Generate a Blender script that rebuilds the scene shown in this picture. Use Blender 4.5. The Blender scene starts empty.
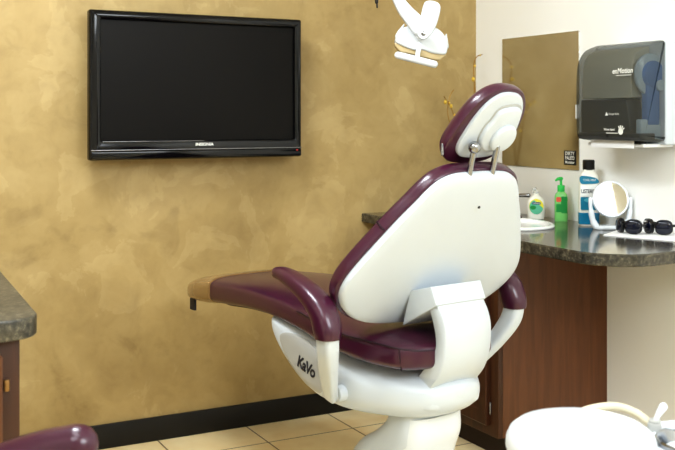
import bpy, bmesh, math, random
from mathutils import Vector, Matrix
random.seed(7)
sc = bpy.context.scene
COL = sc.collection
PI = math.pi

# ------------------------------------------------------------------ helpers
def lin(r, g, b):
    f = lambda v: v/12.92 if v <= .04045 else ((v+.055)/1.055)**2.4
    return (f(r/255), f(g/255), f(b/255), 1)

def mat(name, rgb, rough=.5, metal=0, spec=.5, coat=0, trans=0, alpha=1, bump=0, bscale=200, emis=None, ior=1.45):
    m = bpy.data.materials.new(name); m.use_nodes = True
    nt = m.node_tree; b = nt.nodes['Principled BSDF']
    b.inputs['Base Color'].default_value = lin(*rgb)
    b.inputs['Roughness'].default_value = rough
    b.inputs['Metallic'].default_value = metal
    b.inputs['Specular IOR Level'].default_value = spec
    b.inputs['Coat Weight'].default_value = coat
    b.inputs['Coat Roughness'].default_value = .12
    b.inputs['Transmission Weight'].default_value = trans
    b.inputs['Alpha'].default_value = alpha
    b.inputs['IOR'].default_value = ior
    # every material carries a little procedural variation
    tc = nt.nodes.new('ShaderNodeTexCoord'); n = nt.nodes.new('ShaderNodeTexNoise')
    n.inputs['Scale'].default_value = bscale if bump else 9
    n.inputs['Detail'].default_value = 4
    nt.links.new(tc.outputs['Object'], n.inputs['Vector'])
    if bump:
        bp = nt.nodes.new('ShaderNodeBump'); bp.inputs['Strength'].default_value = bump; bp.inputs['Distance'].default_value = .002
        nt.links.new(n.outputs['Fac'], bp.inputs['Height']); nt.links.new(bp.outputs['Normal'], b.inputs['Normal'])
    else:
        mr = nt.nodes.new('ShaderNodeMapRange')
        mr.inputs['To Min'].default_value = max(0, rough-.03); mr.inputs['To Max'].default_value = min(1, rough+.03)
        nt.links.new(n.outputs['Fac'], mr.inputs['Value']); nt.links.new(mr.outputs['Result'], b.inputs['Roughness'])
    return m

def root_loc(o):
    while o.parent: o = o.parent
    return o

def obj(name, geo, m, parent=None, local=False, sharp=40, label=None):
    """one mesh object from (verts, faces); world coordinates unless local"""
    vs, fs = geo
    me = bpy.data.meshes.new(name)
    if parent is not None and not local:
        o_ = Vector(root_loc(parent)['base'])
        vs = [Vector(v)-o_ for v in vs]
    me.from_pydata([tuple(v) for v in vs], [], fs)
    bm = bmesh.new(); bm.from_mesh(me)
    bmesh.ops.remove_doubles(bm, verts=bm.verts, dist=1e-6)
    bmesh.ops.recalc_face_normals(bm, faces=bm.faces); bm.to_mesh(me); bm.free()
    for p in me.polygons: p.use_smooth = True
    me.set_sharp_from_angle(angle=math.radians(sharp))
    me.materials.append(m)
    o = bpy.data.objects.new(name, me); COL.objects.link(o)
    if parent is not None: o.parent = parent
    if label: o['label'] = label
    return o

def tag(o, label, cat, group=None):
    o['label'] = label; o['category'] = cat
    if group: o['group'] = group
    return o

def thing(name, label, cat, loc=(0, 0, 0), rz=0, group=None):
    o = bpy.data.objects.new(name, None); COL.objects.link(o)
    o.location = loc; o.rotation_euler = (0, 0, rz); o['base'] = list(loc)
    o.empty_display_size = .05
    return tag(o, label, cat, group)

def struct(name, geo, m, sharp=40):
    o = obj(name, geo, m, None, sharp=sharp); o['kind'] = 'structure'; return o

def join(*gs):
    V, Fc = [], []
    for v, f in gs:
        k = len(V); V += list(v); Fc += [tuple(i+k for i in t) for t in f]
    return V, Fc

def xf(geo, M):
    return [M @ Vector(v) for v in geo[0]], geo[1]

def box(x0, y0, z0, x1, y1, z1, r=0, seg=3):
    bm = bmesh.new(); bmesh.ops.create_cube(bm, size=1)
    for v in bm.verts:
        v.co = Vector(((x0+x1)/2+v.co.x*abs(x1-x0), (y0+y1)/2+v.co.y*abs(y1-y0), (z0+z1)/2+v.co.z*abs(z1-z0)))
    if r: bmesh.ops.bevel(bm, geom=bm.edges[:], offset=r, segments=seg, profile=.5, affect='EDGES')
    bm.verts.index_update()
    g = ([v.co.copy() for v in bm.verts], [tuple(v.index for v in f.verts) for f in bm.faces]); bm.free(); return g

def loft(rings, cap=True):
    n = len(rings[0]); V = [p for r in rings for p in r]; Fc = []
    for i in range(len(rings)-1):
        for j in range(n):
            a, b = i*n+j, i*n+(j+1) % n
            Fc.append((a, b, b+n, a+n))
    if cap:
        Fc.append(tuple(reversed(range(n)))); k = (len(rings)-1)*n; Fc.append(tuple(range(k, k+n)))
    return V, Fc

def cat(pts, n=8, closed=False):
    """Catmull-Rom through tuples of any length"""
    out = []; m = len(pts)
    rng = range(m if closed else m-1)
    g = (lambda i: pts[i % m]) if closed else (lambda i: pts[max(0, min(m-1, i))])
    for i in rng:
        p0, p1, p2, p3 = g(i-1), g(i), g(i+1), g(i+2)
        for k in range(n):
            t = k/n
            out.append(tuple(.5*(2*b+(c-a)*t+(2*a-5*b+4*c-d)*t*t+(-a+3*b-3*c+d)*t**3) for a, b, c, d in zip(p0, p1, p2, p3)))
    if not closed: out.append(tuple(pts[-1]))
    return out

def sq(t, w, h, p=3.0):
    c_, s_ = math.cos(t), math.sin(t)
    return (w*math.copysign(abs(c_)**(2/p), c_), h*math.copysign(abs(s_)**(2/p), s_))

def body_x(secs, p=3.0, n=40, sub=6):
    """loft along local x; secs of (x, half width, top z, bottom z)"""
    rings = []
    for x, w, zt, zb in cat(secs, sub):
        rings.append([(x, y_, (zt+zb)/2+z_) for y_, z_ in (sq(2*PI*k/n, max(w, .001), max((zt-zb)/2, .001), p) for k in range(n))])
    return loft(rings)

def tube(path, r, n=14, round_ends=True):
    P = [Vector(p) for p in path]; m = len(P)
    R = list(r) if isinstance(r, (list, tuple)) else [r]*m
    T = [(P[min(i+1, m-1)]-P[max(i-1, 0)]).normalized() for i in range(m)]
    up = Vector((0, 0, 1)) if abs(T[0].z) < .9 else Vector((1, 0, 0))
    nrm = (up-T[0]*up.dot(T[0])).normalized(); rings = []
    def ring(c_, t, nn, rr):
        b = t.cross(nn)
        return [c_+nn*rr*math.cos(2*PI*k/n)+b*rr*math.sin(2*PI*k/n) for k in range(n)]
    for i in range(m):
        nrm = (nrm-T[i]*nrm.dot(T[i])).normalized()
        if i == 0 and round_ends:
            for a in (80, 60, 40, 20):
                a = math.radians(a); rings.append(ring(P[0]-T[0]*R[0]*math.sin(a), T[0], nrm, R[0]*math.cos(a)))
        rings.append(ring(P[i], T[i], nrm, R[i]))
        if i == m-1 and round_ends:
            for a in (20, 40, 60, 80):
                a = math.radians(a); rings.append(ring(P[i]+T[i]*R[i]*math.sin(a), T[i], nrm, R[i]*math.cos(a)))
    return loft(rings)

def lathe(prof, n=40, c=(0, 0, 0), sx=1, sy=1):
    rings = [[(c[0]+sx*max(r, 1e-4)*math.cos(2*PI*k/n), c[1]+sy*max(r, 1e-4)*math.sin(2*PI*k/n), c[2]+z) for k in range(n)] for r, z in prof]
    return loft(rings)

def cyl(p0, p1, r, n=28, bev=.15):
    p0, p1 = Vector(p0), Vector(p1); d = p1-p0; L = d.length; b = min(r*bev, L*.4)
    g = lathe([(r-b, 0), (r-.3*b, .3*b), (r, b), (r, L-b), (r-.3*b, L-.3*b), (r-b, L)], n)
    return xf(g, Matrix.Translation(p0) @ d.to_track_quat('Z', 'Y').to_matrix().to_4x4())

def offset(ol, d):
    """inset a counter-clockwise outline by d"""
    n = len(ol); out = []
    for i in range(n):
        a, b, c_ = Vector(ol[i-1]), Vector(ol[i]), Vector(ol[(i+1) % n])
        t = (c_-a).normalized(); out.append((b.x-t.y*d, b.y+t.x*d))
    return out

def ccw(ol):
    A = sum(ol[i-1][0]*ol[i][1]-ol[i][0]*ol[i-1][1] for i in range(len(ol)))
    return ol if A > 0 else ol[::-1]

def prism(ol, h0, h1, M=None, r=.004):
    """outline (u, v) extruded along w from h0 to h1 with rounded rims"""
    ol = ccw([tuple(p[:2]) for p in ol]); rings = []
    st = [0, 30, 60, 90] if r else [90]
    for a in st:
        a = math.radians(a); rings.append((r*(1-math.sin(a)), h0+r*(1-math.cos(a))))
    for a in reversed(st):
        a = math.radians(a); rings.append((r*(1-math.sin(a)), h1-r*(1-math.cos(a))))
    g = loft([[(u, v, h) for u, v in (offset(ol, d) if d else ol)] for d, h in rings])
    return xf(g, M) if M else g

def lens(ol, back, front, pb=4, pf=4, M=None, cen=None, base=0):
    """pillow solid on an outline: domes of height back (w<0) and front (w>0)"""
    ol = ccw([tuple(p[:2]) for p in ol])
    cu, cv = cen or (sum(p[0] for p in ol)/len(ol), sum(p[1] for p in ol)/len(ol))
    S = [0, .2, .4, .55, .68, .78, .86, .92, .96, .985, 1]
    rings = []
    for s in S: rings.append((max(s, .01), -back*(max(0, 1-s**pb))**(1/pb)-base))
    for s in reversed(S if not base else S): rings.append((max(s, .01), front*(max(0, 1-s**pf))**(1/pf)+base))
    g = loft([[(cu+(u-cu)*s, cv+(v-cv)*s, w) for u, v in ol] for s, w in rings])
    return xf(g, M) if M else g

def frame(o, u, v):
    u, v = Vector(u).normalized(), Vector(v); v = (v-u*v.dot(u)).normalized(); w = u.cross(v)
    return Matrix(((u.x, v.x, w.x, o[0]), (u.y, v.y, w.y, o[1]), (u.z, v.z, w.z, o[2]), (0, 0, 0, 1)))

def text_geo(s, M, width=None, height=None, depth=.0006, shear=0, bold=0, space=1):
    c = bpy.data.curves.new('t', 'FONT'); c.body = s; c.size = 1; c.extrude = 0; c.align_x = 'CENTER'; c.align_y = 'CENTER'
    c.shear = shear; c.offset = bold; c.space_character = space; c.resolution_u = 3
    o = bpy.data.objects.new('t', c); COL.objects.link(o)
    dg = bpy.context.evaluated_depsgraph_get(); dg.update()
    me = bpy.data.meshes.new_from_object(o.evaluated_get(dg))
    xs = [v.co.x for v in me.vertices]; ys = [v.co.y for v in me.vertices]
    w, h = max(xs)-min(xs), max(ys)-min(ys)
    cx, cy = (max(xs)+min(xs))/2, (max(ys)+min(ys))/2
    kx = width/w if width else height/h
    ky = height/h if height else kx
    V = [M @ Vector(((v.co.x-cx)*kx, (v.co.y-cy)*ky, depth)) for v in me.vertices]
    Fc = [tuple(p.vertices) for p in me.polygons]
    bpy.data.objects.remove(o); bpy.data.curves.remove(c); bpy.data.meshes.remove(me)
    return V, Fc

def ellipse(a, b, n=48, c=(0, 0), p=2.0):
    return [(c[0]+x, c[1]+y) for x, y in (sq(2*PI*k/n, a, b, p) for k in range(n))]

def rrect(w, h, r, n=6, c=(0, 0)):
    out = []
    for qx, qy, a0 in ((1, 1, 0), (-1, 1, 90), (-1, -1, 180), (1, -1, 270)):
        for k in range(n+1):
            a = math.radians(a0+90*k/n)
            out.append((c[0]+qx*(w/2-r)+r*math.cos(a), c[1]+qy*(h/2-r)+r*math.sin(a)))
    return out

# ------------------------------------------------------------------ materials
def nodes(m):
    return m.node_tree.nodes, m.node_tree.links, m.node_tree.nodes['Principled BSDF']

def ramp(nd, stops):
    r = nd.new('ShaderNodeValToRGB'); e = r.color_ramp.elements
    while len(e) < len(stops): e.new(.5)
    for el, (p, c_) in zip(e, stops): el.position = p; el.color = c_
    return r

def gold(r, g, b):
    m = (r+g+b)/3; k, d = .93, .09
    r, g, b = (k*(v+(m-v)*d) for v in (r, g, b))
    return lin(r*.992, g, b*.985)

def plaster():
    m = bpy.data.materials.new('gold_plaster'); m.use_nodes = True; nd, lk, b = nodes(m)
    tc = nd.new('ShaderNodeTexCoord')
    def noise(sc_, det, rgh, dist, ll=2):
        n = nd.new('ShaderNodeTexNoise'); n.inputs['Scale'].default_value = sc_; n.inputs['Detail'].default_value = det
        n.inputs['Roughness'].default_value = rgh; n.inputs['Distortion'].default_value = dist
        lk.new(tc.outputs['Object'], n.inputs['Vector']); return n
    a = noise(1.3, 3, .5, .2); c1 = noise(2.4, 5, .55, .35); c2 = noise(4.6, 6, .6, .6); d = noise(13, 4, .6, .5)
    r1 = ramp(nd, [(.34, gold(158, 128, 76)), (.5, gold(190, 159, 102)), (.66, gold(210, 180, 124))]); lk.new(a.outputs['Fac'], r1.inputs['Fac'])
    r2 = ramp(nd, [(.36, gold(138, 110, 62)), (.44, gold(172, 143, 88)), (.455, gold(190, 159, 102)), (.545, gold(194, 163, 106)), (.56, gold(210, 180, 124)), (.66, gold(222, 192, 138))]); lk.new(c1.outputs['Fac'], r2.inputs['Fac'])
    mx = nd.new('ShaderNodeMixRGB'); mx.inputs['Fac'].default_value = .42
    lk.new(r1.outputs['Color'], mx.inputs['Color1']); lk.new(r2.outputs['Color'], mx.inputs['Color2'])
    r4 = ramp(nd, [(.34, gold(134, 106, 60)), (.42, gold(184, 154, 97)), (.57, gold(190, 159, 103)), (.59, gold(214, 185, 130)), (.7, gold(204, 173, 116))]); lk.new(c2.outputs['Fac'], r4.inputs['Fac'])
    mx3 = nd.new('ShaderNodeMixRGB'); mx3.inputs['Fac'].default_value = .36
    lk.new(mx.outputs['Color'], mx3.inputs['Color1']); lk.new(r4.outputs['Color'], mx3.inputs['Color2'])
    r3 = ramp(nd, [(.3, gold(150, 120, 70)), (.5, gold(190, 159, 102)), (.7, gold(208, 178, 122))]); lk.new(d.outputs['Fac'], r3.inputs['Fac'])
    mx2 = nd.new('ShaderNodeMixRGB'); mx2.inputs['Fac'].default_value = .22
    lk.new(mx3.outputs['Color'], mx2.inputs['Color1']); lk.new(r3.outputs['Color'], mx2.inputs['Color2'])
    lk.new(mx2.outputs['Color'], b.inputs['Base Color']); b.inputs['Roughness'].default_value = .5
    b.inputs['Specular IOR Level'].default_value = .35
    bp = nd.new('ShaderNodeBump'); bp.inputs['Strength'].default_value = .25; bp.inputs['Distance'].default_value = .004
    lk.new(c1.outputs['Fac'], bp.inputs['Height']); lk.new(bp.outputs['Normal'], b.inputs['Normal'])
    return m

def tiles():
    m = bpy.data.materials.new('floor_tiles'); m.use_nodes = True; nd, lk, b = nodes(m)
    tc = nd.new('ShaderNodeTexCoord'); mp = nd.new('ShaderNodeMapping')
    mp.inputs['Location'].default_value = (-1.101+.348*4, -3.285+.348*12, 0)
    lk.new(tc.outputs['Object'], mp.inputs['Vector'])
    br = nd.new('ShaderNodeTexBrick'); br.offset = 0; br.squash = 1
    br.inputs['Scale'].default_value = 1; br.inputs['Brick Width'].default_value = .348; br.inputs['Row Height'].default_value = .348
    br.inputs['Mortar Size'].default_value = .0028; br.inputs['Mortar Smooth'].default_value = .1; br.inputs['Bias'].default_value = 0
    br.inputs['Color1'].default_value = lin(255, 238, 194); br.inputs['Color2'].default_value = lin(250, 230, 184); br.inputs['Mortar'].default_value = lin(112, 92, 66)
    lk.new(mp.outputs['Vector'], br.inputs['Vector'])
    n = nd.new('ShaderNodeTexNoise'); n.inputs['Scale'].default_value = 7; n.inputs['Detail'].default_value = 6; lk.new(tc.outputs['Object'], n.inputs['Vector'])
    r = ramp(nd, [(.3, lin(235, 222, 200)), (.7, (1, 1, 1, 1))]); lk.new(n.outputs['Fac'], r.inputs['Fac'])
    mx = nd.new('ShaderNodeMixRGB'); mx.blend_type = 'MULTIPLY'; mx.inputs['Fac'].default_value = .8
    lk.new(br.outputs['Color'], mx.inputs['Color1']); lk.new(r.outputs['Color'], mx.inputs['Color2'])
    lk.new(mx.outputs['Color'], b.inputs['Base Color']); b.inputs['Roughness'].default_value = .4
    return m

def wood(name, dark, light, sc_=(14, 14, 1.2), rough=.4):
    m = bpy.data.materials.new(name); m.use_nodes = True; nd, lk, b = nodes(m)
    tc = nd.new('ShaderNodeTexCoord'); mp = nd.new('ShaderNodeMapping'); mp.inputs['Scale'].default_value = sc_
    lk.new(tc.outputs['Object'], mp.inputs['Vector'])
    n = nd.new('ShaderNodeTexNoise'); n.inputs['Scale'].default_value = 3; n.inputs['Detail'].default_value = 8; n.inputs['Distortion'].default_value = .6
    lk.new(mp.outputs['Vector'], n.inputs['Vector'])
    r = ramp(nd, [(.3, lin(*dark)), (.7, lin(*light))]); lk.new(n.outputs['Fac'], r.inputs['Fac'])
    lk.new(r.outputs['Color'], b.inputs['Base Color']); b.inputs['Roughness'].default_value = rough
    return m

def granite(name, bright=1.0, rough=.16):
    m = bpy.data.materials.new(name); m.use_nodes = True; nd, lk, b = nodes(m)
    tc = nd.new('ShaderNodeTexCoord')
    n = nd.new('ShaderNodeTexNoise'); n.inputs['Scale'].default_value = 75; n.inputs['Detail'].default_value = 8; n.inputs['Roughness'].default_value = .7
    n2 = nd.new('ShaderNodeTexNoise'); n2.inputs['Scale'].default_value = 12; n2.inputs['Detail'].default_value = 5; n2.inputs['Distortion'].default_value = 1
    for q in (n, n2): lk.new(tc.outputs['Object'], q.inputs['Vector'])
    k = bright
    r = ramp(nd, [(.36, lin(22*k, 22*k, 20*k)), (.47, lin(66*k, 63*k, 53*k)), (.56, lin(104*k, 98*k, 82*k)), (.68, lin(170*k, 160*k, 136*k))]); lk.new(n.outputs['Fac'], r.inputs['Fac'])
    r2 = ramp(nd, [(.35, lin(60*k, 60*k, 54*k)), (.65, lin(112*k, 104*k, 88*k))]); lk.new(n2.outputs['Fac'], r2.inputs['Fac'])
    mx = nd.new('ShaderNodeMixRGB'); mx.inputs['Fac'].default_value = .4
    lk.new(r.outputs['Color'], mx.inputs['Color1']); lk.new(r2.outputs['Color'], mx.inputs['Color2'])
    lk.new(mx.outputs['Color'], b.inputs['Base Color']); b.inputs['Roughness'].default_value = rough
    return m

def smoky(name, rgb, fac, rough=.18):
    """see-through smoked plastic: tinted transparency mixed with a glossy dark body"""
    m = mat(name, rgb, rough, spec=.5); nd, lk, b = nodes(m)
    t = nd.new('ShaderNodeBsdfTransparent'); t.inputs['Color'].default_value = (.72, .74, .74, 1)
    mx = nd.new('ShaderNodeMixShader'); mx.inputs['Fac'].default_value = fac
    out = [x for x in nd if x.type == 'OUTPUT_MATERIAL'][0]
    lk.new(t.outputs[0], mx.inputs[1]); lk.new(b.outputs[0], mx.inputs[2]); lk.new(mx.outputs[0], out.inputs['Surface'])
    return m

M = dict(
    plaster=plaster(), tiles=tiles(),
    white_wall=mat('white_wall_paint', (250, 249, 244), .6, bump=.05, bscale=300),
    ceiling=mat('ceiling_paint', (245, 243, 238), .8, bump=.05),
    base=mat('black_vinyl', (17, 16, 17), .45),
    white=mat('white_plastic', (204, 211, 217), .32),
    white2=mat('white_enamel', (224, 229, 233), .25, coat=.3),
    offwhite=mat('cream_plastic', (226, 222, 208), .4),
    vinyl=mat('plum_vinyl', (66, 24, 46), .3, coat=.35, bump=.06, bscale=350),
    vinyl_edge=mat('plum_piping', (42, 15, 32), .4),
    grey=mat('warm_grey_inset', (176, 176, 172), .35),
    ink=mat('dark_ink', (42, 42, 50), .5),
    chrome=mat('chrome', (158, 160, 164), .14, metal=1),
    dark=mat('black_plastic', (16, 16, 18), .35),
    gloss_black=mat('gloss_black_bezel', (9, 9, 11), .1, spec=.45),
    screen=mat('dark_screen', (20, 18, 16), .38, spec=.14),
    silver=mat('silver_trim', (150, 150, 152), .25, metal=.8),
    red=mat('red_led', (190, 40, 30), .4),
    wood=wood('brown_veneer', (86, 50, 26), (106, 65, 36)),
    wood_dark=wood('dark_brown_wood', (54, 28, 14), (74, 40, 20)),
    kick=mat('toe_kick_dark', (44, 28, 20), .6),
    granite=granite('granite_laminate', .82, .12), granite2=granite('granite_laminate_dull', .86, .4),
    ceramic=mat('white_ceramic', (248, 248, 246), .12, coat=.5),
    mirror=mat('mirror_glass', (226, 222, 210), .03, metal=1), wall_mirror=mat('wall_mirror_glass', (214, 214, 208), .13, metal=1),
    paper=mat('white_paper', (246, 246, 246), .8),
    film=mat('tan_plastic_film', (150, 118, 74), .22, coat=.6, alpha=.93),
    black_ink=mat('black_sticker', (18, 18, 16), .6),
    lens=mat('light_lens', (226, 204, 158), .2, trans=.25),
    gold=mat('gold_wire', (150, 112, 42), .35, metal=.5), bud=mat('gold_bud', (214, 178, 70), .35, metal=.2),
    vase=mat('brown_glaze', (90, 62, 40), .3),
    smoke=smoky('smoked_plastic', (84, 84, 78), .46, .25), chassis=mat('grey_chassis', (58, 60, 62), .5), liner=mat('olive_grey_liner', (205, 202, 186), .55),
    blue=mat('blue_grey_gear', (74, 130, 200), .4), pale=mat('pale_grey_gear', (190, 208, 220), .5),
    clear=mat('clear_plastic', (236, 240, 236), .12, alpha=.35), clear_green=mat('clear_green_plastic', (140, 222, 130), .15, alpha=.75),
    green=mat('green_pump', (60, 200, 92), .3), green_liq=mat('green_soap', (120, 226, 60), .2), green_dark=mat('green_label', (22, 140, 62), .45),
    redl=mat('red_label', (222, 90, 70), .5), teal=mat('teal_label', (20, 128, 158), .4), teal2=mat('blue_liquid', (18, 124, 164), .15),
    teal3=mat('pale_teal', (96, 180, 196), .4), whitel=mat('white_label', (244, 244, 238), .5),
    yellow=mat('yellow_label', (232, 220, 60), .45), soap=mat('pearl_soap', (240, 238, 226), .3), skyl=mat('aqua_label', (96, 186, 150), .45),
    navy=mat('navy_label', (30, 60, 110), .45),
    lens_dark=mat('dark_goggle_lens', (18, 22, 38), .08, spec=.6),
    hose=mat('cream_hose', (214, 204, 178), .35),
)

# ------------------------------------------------------------------ room shell
WX, WY, LX, FY, CZ = 2.521, 3.5, -1.9, -1.7, 2.6
struct('floor', box(LX-.1, FY-.1, -.06, WX+.1, WY+.1, 0), M['tiles'])
struct('ceiling', box(LX-.1, FY-.1, CZ, WX+.1, WY+.1, CZ+.06), M['ceiling'])
struct('wall_back', box(LX-.1, WY, 0, WX+.1, WY+.1, CZ), M['plaster'])
struct('wall_right', box(WX, FY-.1, 0, WX+.1, WY, CZ), M['white_wall'])
struct('wall_left', box(LX-.1, FY-.1, 0, LX, WY, CZ), M['white_wall'])
struct('wall_front', box(LX, FY-.1, 0, WX, FY, CZ), M['white_wall'])
struct('baseboard_back', box(LX, WY-.012, 0, 2.04, WY, .086, .003), M['base'])

# ------------------------------------------------------------------ television
tv = thing('television', 'black flat screen television mounted on the gold wall', 'television', (1.2305, 3.4, 1.027))
x0, x1, z0, z1, Y = .828, 1.633, 1.027, 1.547, 3.4
MT = frame((0, Y, 0), (1, 0, 0), (0, 0, 1))         # u = x, v = z, w = toward camera (-y)
fr = []
ol = rrect(x1-x0, z1-z0, .008, 4, ((x0+x1)/2, (z0+z1)/2))
hole = rrect(.731, .418, .002, 4, (1.2345, 1.304))
ringset = lambda d, o_: [(u, v, d) for u, v in o_]
g = loft([ringset(.0, offset(ccw(hole), .0)), ringset(.012, offset(ccw(hole), -.004)), ringset(.014, offset(ccw(hole), -.008)),
          ringset(.014, offset(ccw(ol), .008)), ringset(.009, offset(ccw(ol), .002)), ringset(0, ol), ringset(-.02, ol)], cap=False)
obj('bezel', xf(g, MT), M['gloss_black'], tv)
sg = prism(rrect(.735, .422, .002, 4, (1.2345, 1.304)), -.01, .001, MT, 0)
obj('screen', sg, M['screen'], tv)
rr_ = lambda d, r_, h: [(u, v, h) for u, v in rrect(x1-x0-2*d, z1-z0-2*d, r_, 4, ((x0+x1)/2, (z0+z1)/2))]
obj('back_shell', xf(loft([rr_(.002, .008, -.015), rr_(.012, .012, -.03), rr_(.09, .03, -.055), rr_(.1, .03, -.06)]), MT), M['dark'], tv)
obj('wall_bracket', box(1.08, 3.45, 1.15, 1.38, 3.5, 1.42, .004), M['dark'], tv)
obj('trim_strip', box(x0+.004, Y-.018, 1.0605, x1-.002, Y-.013, 1.0635, .001), M['silver'], tv)
obj('lower_lip', box(x0+.004, Y-.019, 1.030, x1-.004, Y-.008, 1.0595, .005), M['gloss_black'], tv)
obj('screen_trim', box(.872, Y-.0155, 1.0905, 1.24, Y-.013, 1.0925, .0005), M['silver'], tv)
obj('logo_lettering', text_geo('INSIGNIA', frame((1.243, Y-.0145, 1.079), (1, 0, 0), (0, 0, 1)), .068, .011, .0006, bold=.02), M['whitel'], tv)
obj('standby_light', cyl((1.61, Y-.018, 1.053), (1.61, Y-.0205, 1.053), .003), M['red'], tv)

# ------------------------------------------------------------------ dental chair (local: x toward the feet, y to sitter's left)
ch = thing('dental_chair', 'plum upholstered dental chair with white shell, seen from behind', 'dental chair', (1.4108, 2.1719, 0), math.radians(99.2))
P = lambda name, g, m, parent=ch, **k: obj(name, g, M[m], parent, local=True, **k)

seat = P('seat_cushion', body_x([(-.120, .03, .604, .578), (-.115, .08, .611, .564), (-.100, .125, .617, .554), (-.072, .158, .622, .547), (-.03, .174, .627, .545), (.04, .194, .633, .548), (.12, .206, .640, .557), (.22, .21, .653, .574),
    (.33, .205, .668, .590), (.45, .20, .678, .600), (.6, .190, .680, .598), (.8, .174, .668, .582), (.88, .162, .660, .578), (.905, .152, .652, .580), (.915, .12, .64, .59)], 4.2, 56), 'vinyl')
# piping seam round the top edge of the rear half
def seam_pts():
    L = [(.30, .206, .648), (.12, .2065, .624), (.04, .1945, .618), (-.03, .1725, .612), (-.068, .157, .608), (-.099, .122, .604), (-.114, .07, .602), (-.1195, .0, .600)]
    return L + [(x, -y, z) for x, y, z in L[:-1][::-1]]
obj('seat_piping', tube(cat(seam_pts(), 8), .0028, 8), M['vinyl_edge'], seat, local=True)
obj('corner_seam', tube([(-.069, .158, .608), (-.073, .158, .585), (-.070, .151, .556)], .0025, 8), M['vinyl_edge'], seat, local=True)
P('foot_cover', body_x([(.84, .176, .670, .577), (.90, .168, .662, .567), (.98, .154, .648, .560), (1.05, .134, .630, .555), (1.10, .108, .612, .554), (1.135, .07, .597, .557), (1.148, .03, .586, .564)], 3.8, 48), 'film', label='tan plastic foot end cover')
P('care_tag', box(1.02, .118, .528, 1.052, .126, .566, .001), 'ink', label='small dark hanging tag')
P('legrest_pan', body_x([(.30, .10, .60, .572), (.36, .14, .61, .584), (.6, .15, .61, .593), (.8, .13, .592, .577), (.84, .08, .588, .581)], 3.5, 32), 'dark')
# white body under the seat
BS = [(-.126, .012, .498, .478, 2.2), (-.120, .045, .508, .455, 2.3), (-.103, .085, .516, .436, 2.4), (-.07, .118, .527, .42, 2.5), (-.03, .145, .538, .41, 2.6), (.03, .171, .547, .404, 2.8), (.09, .190, .555, .402, 3.2), (.16, .198, .567, .405, 4),
    (.25, .199, .590, .418, 4.6), (.33, .197, .606, .450, 4.6), (.39, .196, .613, .492, 4.4), (.435, .193, .615, .540, 4.2), (.458, .185, .614, .575, 3.6), (.468, .165, .609, .594, 2.8)]
BD = cat(BS, 6)
def flank_y(x, z):
    for a, b in zip(BD, BD[1:]):
        if a[0] <= x <= b[0]:
            t = (x-a[0])/(b[0]-a[0]); w, zt, zb, p_ = (a[k]+(b[k]-a[k])*t for k in (1, 2, 3, 4))
            q_ = min(.985, abs(z-(zt+zb)/2)/((zt-zb)/2)); return w*(1-q_**p_)**(1/p_)
    return .19
rings = []
for x, w_, zt, zb, p_ in BD:
    rings.append([(x, y_, (zt+zb)/2+z_) for y_, z_ in (sq(2*PI*k/72, w_, (zt-zb)/2, p_) for k in range(72))])
body = P('chair_body', loft(rings), 'white')
inset = cat([(.398, .563), (.375, .576), (.335, .579), (.29, .574), (.235, .558), (.200, .525), (.188, .485), (.196, .452), (.220, .443), (.27, .450), (.325, .478), (.365, .510), (.390, .540)], 6, True)
for side in (1, -1):
    ic = (.29, .515); R = []
    for sc_, dy in ((1.0, -.004), (1.0, .0015), (.985, .0022), (.9, .0022), (.75, .0022), (.55, .0022), (.3, .0022), (.02, .0022)):
        R.append([(ic[0]+(x-ic[0])*sc_, side*(flank_y(ic[0]+(x-ic[0])*sc_, ic[1]+(z-ic[1])*sc_)+dy), ic[1]+(z-ic[1])*sc_) for x, z in inset])
    obj('badge_inset', loft(R), M['grey'], body, local=True, label='grey leaf shaped badge panel')
tg = text_geo('KaVo', frame((.262, .0, .504), (-.97, 0, -.22), (0, 0, 1)), .086, .034, 0, shear=.1, bold=.035, space=.86)
obj('badge_lettering', ([(v[0], flank_y(v[0], v[2])+.0034, v[2]) for v in tg[0]], tg[1]), M['ink'], body, local=True)
# pedestal and base
def zloft(secs, p=3.5, n=44, sub=5):
    R = []
    for z, xa, xb, w in cat(secs, sub):
        R.append([((xa+xb)/2+u, v, z) for u, v in (sq(2*PI*k/n, (xb-xa)/2, w, p) for k in range(n))])
    return loft(R)
P('pedestal', zloft([(.425, -.045, .07, .095), (.39, -.045, .075, .10), (.345, -.045, .13, .102), (.30, -.02, .20, .105), (.2, .0, .28, .11), (.1, -.05, .34, .13), (.03, -.12, .42, .16)]), 'white')
P('base_plate', zloft([(.0, -.34, .56, .25), (.02, -.345, .565, .255), (.035, -.33, .55, .245), (.04, -.3, .52, .22)], 4), 'white')
P('pedestal_cover', zloft([(.41, -.052, .03, .09), (.36, -.055, .07, .096), (.30, -.035, .12, .098), (.2, -.02, .17, .104), (.05, -.12, .24, .13)], 3, 40), 'white2')
# backrest: plane reclined 31.4 degrees.  u = y, v = up the back, w = rear
ang = math.radians(31.4); BO = (.02, 0, .68); up = (-math.sin(ang), 0, math.cos(ang))
MB = frame(BO, (0, -1, 0), up)                      # u = -y (right), v = up, w = u x v
HALF = [(0, -.044), (.07, -.041), (.16, -.029), (.215, -.012), (.255, .012), (.285, .042), (.304, .08), (.303, .12), (.283, .168), (.25, .226), (.213, .288), (.179, .338), (.155, .375), (.130, .401), (.092, .417), (.045, .421), (0, .422)]
SH = cat(HALF + [(-u, v) for u, v in HALF[1:-1][::-1]], 6, True)
def grow(ol_, d): return offset(ccw([tuple(p) for p in ol_]), -d)
def curve_back(g, k=.35):
    # wrap: sides come forward, gentle S along the height
    return [(u, v, w + .0*(1) - k*u*u) for u, v, w in g[0]], g[1]
rear = (MB @ Vector((0, 0, 1))-MB @ Vector((0, 0, 0))).x < 0     # is +w rearward?
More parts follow.
